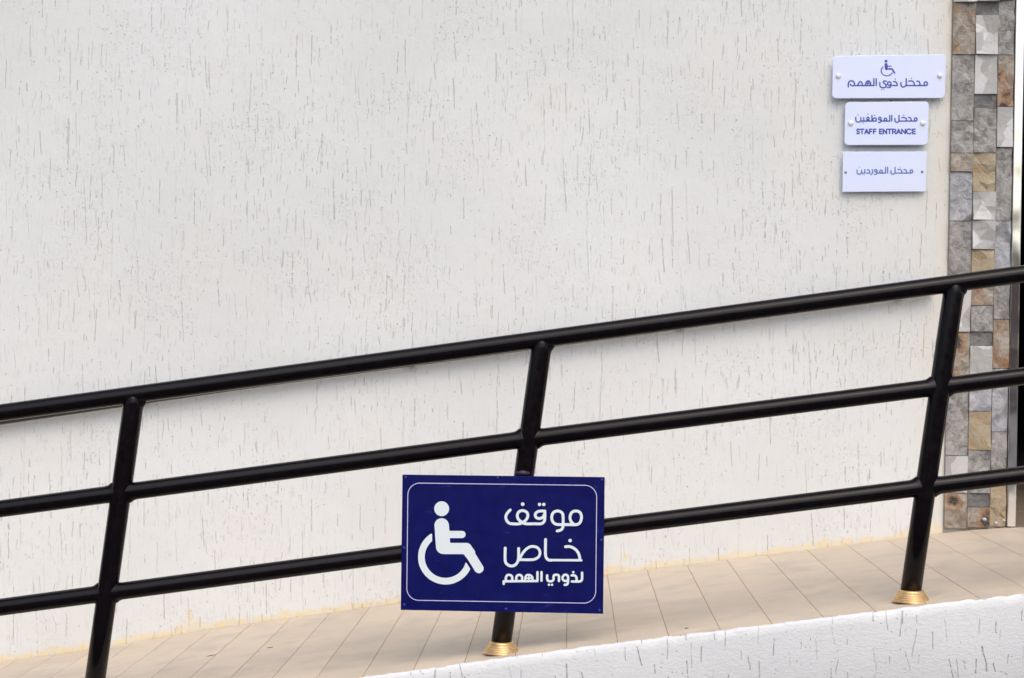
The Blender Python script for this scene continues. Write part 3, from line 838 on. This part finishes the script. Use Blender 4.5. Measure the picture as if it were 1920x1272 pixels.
# ------------------------------------------------------------------ three white plates beside the door
def wall_sign(name, label, corners, rad, Yf, thick):
    X, Z = at(corners[3][0], corners[3][1], Yf)
    e = empty(name, (float(X), 0, float(Z))); tag(e, label, 'sign')
    e['group'] = 'white entrance signs beside the doorway'
    plate('board', corners, Yf, thick, rad, M_ACR, e, bevel=.0015)
    return e
S1 = wall_sign('entrance_sign', 'topmost and widest white wall sign with blue wheelchair symbol above one Arabic line', [(1562, 105.2), (1773.8, 102.2), (1771.6, 184.2), (1560.2, 184.8)], .016, -.030, .006)
S2 = wall_sign('entrance_sign', 'middle white wall sign with rounded corners reading STAFF ENTRANCE under an Arabic line', [(1585, 191.8), (1741.8, 190.5), (1739.5, 272), (1583.2, 272.5)], .015, -.028, .006)
S3 = wall_sign('entrance_sign', 'lowest white wall sign with square corners and a single Arabic line, small dark screws', [(1580.5, 284.6), (1737.7, 284.6), (1735.9, 359.3), (1579.6, 360.2)], .0012, -.022, .005)
def stud(px, py, Yf, e):
    dome('stud', px, py, Yf, .0098, .008, M_STUD, e)
    X, Z = map(float, at(px, py, Yf)); tube('spacer', [(X, Yf + .0065, Z), (X, -.0005, Z)], [.0085, .0085], M_STUD, e, 16)
stud(1550 + 183 / 8.348, 95 + 398 / 8.348, -.030, S1); stud(1550 + 1772 / 8.348, 95 + 393 / 8.348, -.030, S1)
stud(1575 + 222 / 10.97, 185 + 507 / 10.97, -.028, S2); stud(1575 + 1706 / 10.97, 185 + 508 / 10.97, -.028, S2)
for (px, py) in ((1575 + 118 / 10.97, 280 + 478 / 10.97), (1575 + 1690 / 10.97, 280 + 466 / 10.97)):
    dome('screw', px, py, -.022, .0048, .0025, M_SCREW, S3)
    X, Z = map(float, at(px, py, -.022)); tube('spacer', [(X, -.0165, Z), (X, -.0005, Z)], [.006, .006], M_STUD, S3, 12)
# sign 1
w = 22
t1 = [(w, ring(1552, 520, 25, 30), 0), (w, [(1245, 549), (1545, 549)], 0), (w, [(1412, 482), (1440, 482), (1458, 508), (1460, 546)], 1), (w, [(1285, 480), (1335, 478), (1366, 505), (1372, 546)], 1),
      (w, [(1245, 442), (1245, 530), (1226, 562), (1190, 572), (1165, 550), (1163, 502)], 1),
      (w, [(1048, 487), (1080, 490), (1103, 517), (1105, 548), (1035, 549)], 0), (w, ring(980, 518, 27, 28), 0), (w, [(1007, 520), (1007, 555), (988, 577), (950, 580)], 1),
      (w, [(935, 482), (900, 478), (886, 497), (905, 520), (930, 538), (922, 572), (885, 584), (848, 574), (832, 545), (832, 502)], 1),
      (w, [(776, 442), (776, 548)], 0), (w, [(739, 442), (739, 549), (480, 549)], 0), (w, [(683, 549), (686, 505), (655, 474), (618, 500), (605, 546)], 1), (14, [(652, 478), (640, 545)], 0), (14, [(618, 512), (683, 520)], 0),
      (w, [(562, 549), (552, 505), (525, 488), (500, 515), (485, 549)], 1), (w, [(340, 572), (340, 512), (362, 480), (405, 478), (432, 505), (428, 546), (390, 552), (370, 525)], 1), (w, [(430, 549), (490, 549)], 0)]
print_mesh('lettering', (300, 400, 1620, 640), 8, strokes(t1, [(1330, 438, 10), (1075, 448, 10), (862, 615, 9), (895, 615, 9)]), (1550, 95), 8.348, -.0304, M_INK, S1)
def sym2(X, Y):       # same figure, small: photo box 845..1080 x 145..405
    s_ = 235 / 522.0; X = (X - 845) / s_ + 228; Y = (Y - 145) / (258 / 661.) + 298
    D = np.hypot(X - 416, Y - 357) - 55
    D = np.minimum(D, sd_seg(X, Y, (416, 480), (424, 660)) - 52)
    D = np.minimum(D, sd_seg(X, Y, (440, 665), (620, 665)) - 32); D = np.minimum(D, sd_seg(X, Y, (625, 675), (712, 832)) - 30)
    D = np.minimum(D, sd_seg(X, Y, (460, 555), (590, 555)) - 22)
    W = np.abs(np.hypot(X - 447, Y - 741) - 200) - 20
    W = np.maximum(W, ((X - 608) * 52 - (Y - 778) * 32) / 61.0); W = np.maximum(W, np.minimum(X - 335, 741 - Y))
    return np.minimum(D, W) * s_
print_mesh('wheelchair_symbol', (830, 130, 1095, 415), 5, sym2, (1550, 95), 8.348, -.0304, M_INK, S1)
# sign 2
w = 27
t2 = [(w, ring(1558, 430, 27, 34), 0), (w, [(1215, 465), (1550, 465)], 0), (w, [(1408, 394), (1440, 396), (1463, 428), (1465, 462)], 1), (w, [(1275, 393), (1322, 391), (1360, 420), (1365, 462)], 1),
      (w, [(1213, 348), (1213, 450), (1190, 484), (1158, 489), (1132, 465), (1130, 412)], 1), (w, [(1064, 348), (1064, 463)], 0), (w, [(1023, 348), (1023, 465), (845, 465)], 0), (w, ring(935, 432, 26, 28), 0),
      (w, ring(820, 415, 26, 28), 0), (w, [(846, 415), (845, 462), (826, 490), (790, 492)], 1), (w, [(655, 463), (680, 425), (718, 398), (748, 425), (738, 462)], 1), (w, [(657, 348), (657, 465)], 0), (w, [(745, 465), (490, 465)], 0),
      (w, ring(575, 412, 25, 26), 0), (w, [(590, 435), (603, 463)], 0), (w, [(560, 435), (547, 463)], 0), (w, [(489, 395), (489, 465), (430, 465)], 0),
      (w, [(430, 392), (427, 450), (400, 482), (358, 484), (328, 455), (325, 388)], 1)]
print_mesh('lettering', (290, 300, 1620, 525), 8, strokes(t2, [(1310, 342, 12), (715, 345, 12), (575, 318, 12), (455, 502, 11), (488, 502, 11), (372, 344, 12)]), (1575, 185), 10.97, -.0284, M_INK, S2)
L = {'S': ([(1, .18), (.75, 0), (.25, 0), (0, .2), (.15, .42), (.85, .58), (1, .8), (.75, 1), (.25, 1), (0, .82)], 1), 'T': ([(0, 0), (1, 0), None, (.5, 0), (.5, 1)], 0), 'A': ([(0, 1), (.5, 0), (1, 1), None, (.2, .68), (.8, .68)], 0),
     'F': ([(.9, 0), (.05, 0), (.05, 1), None, (.05, .5), (.8, .5)], 0), 'E': ([(.95, 0), (.05, 0), (.05, 1), (.95, 1), None, (.05, .5), (.85, .5)], 0), 'N': ([(0, 1), (0, 0), (1, 1), (1, 0)], 0),
     'R': ([(0, 1), (0, 0), (.7, 0), (1, .14), (1, .4), (.7, .54), (0, .54), None, (.6, .54), (1, 1)], 0), 'C': ([(1, .2), (.75, 0), (.3, 0), (0, .25), (0, .75), (.3, 1), (.75, 1), (1, .8)], 1)}
spots = [('S', 348, 395), ('T', 415, 492), ('A', 510, 582), ('F', 604, 662), ('F', 688, 745), ('E', 812, 868), ('N', 893, 958), ('T', 978, 1058), ('R', 1080, 1145), ('A', 1165, 1245), ('N', 1270, 1345), ('C', 1375, 1460), ('E', 1490, 1552)]
pt = []
for ch, xa_, xb_ in spots:
    pp, smf = L[ch]; cur = []
    for q in pp + [None]:
        if q is None:
            if len(cur) > 1: pt.append((27, cur, smf))
            cur = []
        else: cur.append((xa_ + q[0] * (xb_ - xa_), 632 + q[1] * 92))
print_mesh('lettering', (310, 600, 1590, 760), 7, strokes(pt), (1575, 185), 10.97, -.0284, M_INK, S2)
# sign 3
w = 24
t3 = [(w, ring(1470, 458, 27, 31), 0), (w, [(1132, 492), (1462, 492)], 0), (w, [(1315, 422), (1345, 424), (1370, 455), (1372, 490)], 1), (w, [(1192, 421), (1238, 419), (1268, 450), (1272, 490)], 1),
      (w, [(1132, 372), (1132, 475), (1110, 509), (1078, 515), (1050, 492), (1048, 438)], 1), (w, [(980, 372), (980, 492)], 0), (w, [(938, 372), (938, 492), (760, 492)], 0), (w, ring(845, 458, 27, 28), 0),
      (w, ring(735, 443, 25, 26), 0), (w, [(761, 445), (760, 490), (742, 517), (708, 517)], 1), (w, [(665, 424), (668, 478), (655, 508), (630, 524)], 1), (w, [(560, 426), (590, 428), (610, 455), (612, 492), (545, 492)], 0),
      (w, [(511, 420), (511, 492), (445, 492)], 0), (w, [(445, 428), (440, 482), (417, 513), (383, 517), (355, 492), (352, 430)], 1)]
print_mesh('lettering', (320, 330, 1540, 560), 8, strokes(t3, [(1232, 372, 10), (466, 529, 10), (498, 529, 10), (400, 370, 10)]), (1575, 280), 10.97, -.0224, M_INK2, S3)

# ------------------------------------------------------------------ small litter on the tiles
def on_floor(px, py):
    lo, hi = -1.49, -.01
    for _ in range(40):
        m = (lo + hi) / 2; X, Z = at(px, py, m)
        if Z < floor_z(float(X)): hi = m
        else: lo = m
    X, Z = at(px, py, lo); return float(X), lo, floor_z(float(X))
for (px, py, L_, ang, lab) in ((396, 1231, .032, .3, 'tiny dry forked twig lying on the ramp tiles near the left post'), (506, 1216, .022, .1, 'tiny dry twig lying on the ramp tiles midway to the blue sign'), (1287, 1180, .012, .0, 'tiny dark crumb on the tiles right of the blue sign')):
    X, Y_, Z = on_floor(px, py)
    a = Vector((math.cos(ang), math.sin(ang), .152 * math.cos(ang)))
    c = Vector((X, Y_, Z + .0028))
    e = tube('twig', [c - a * L_ / 2, c + Vector((0, .003, .0)), c + a * L_ / 2], [.0006, .0012, .0005], M_TWIG, None, 8)
    tag(e, lab, 'twig')
print('tiles', sum(1 for o in bpy.data.objects if o.name.startswith('tile')))
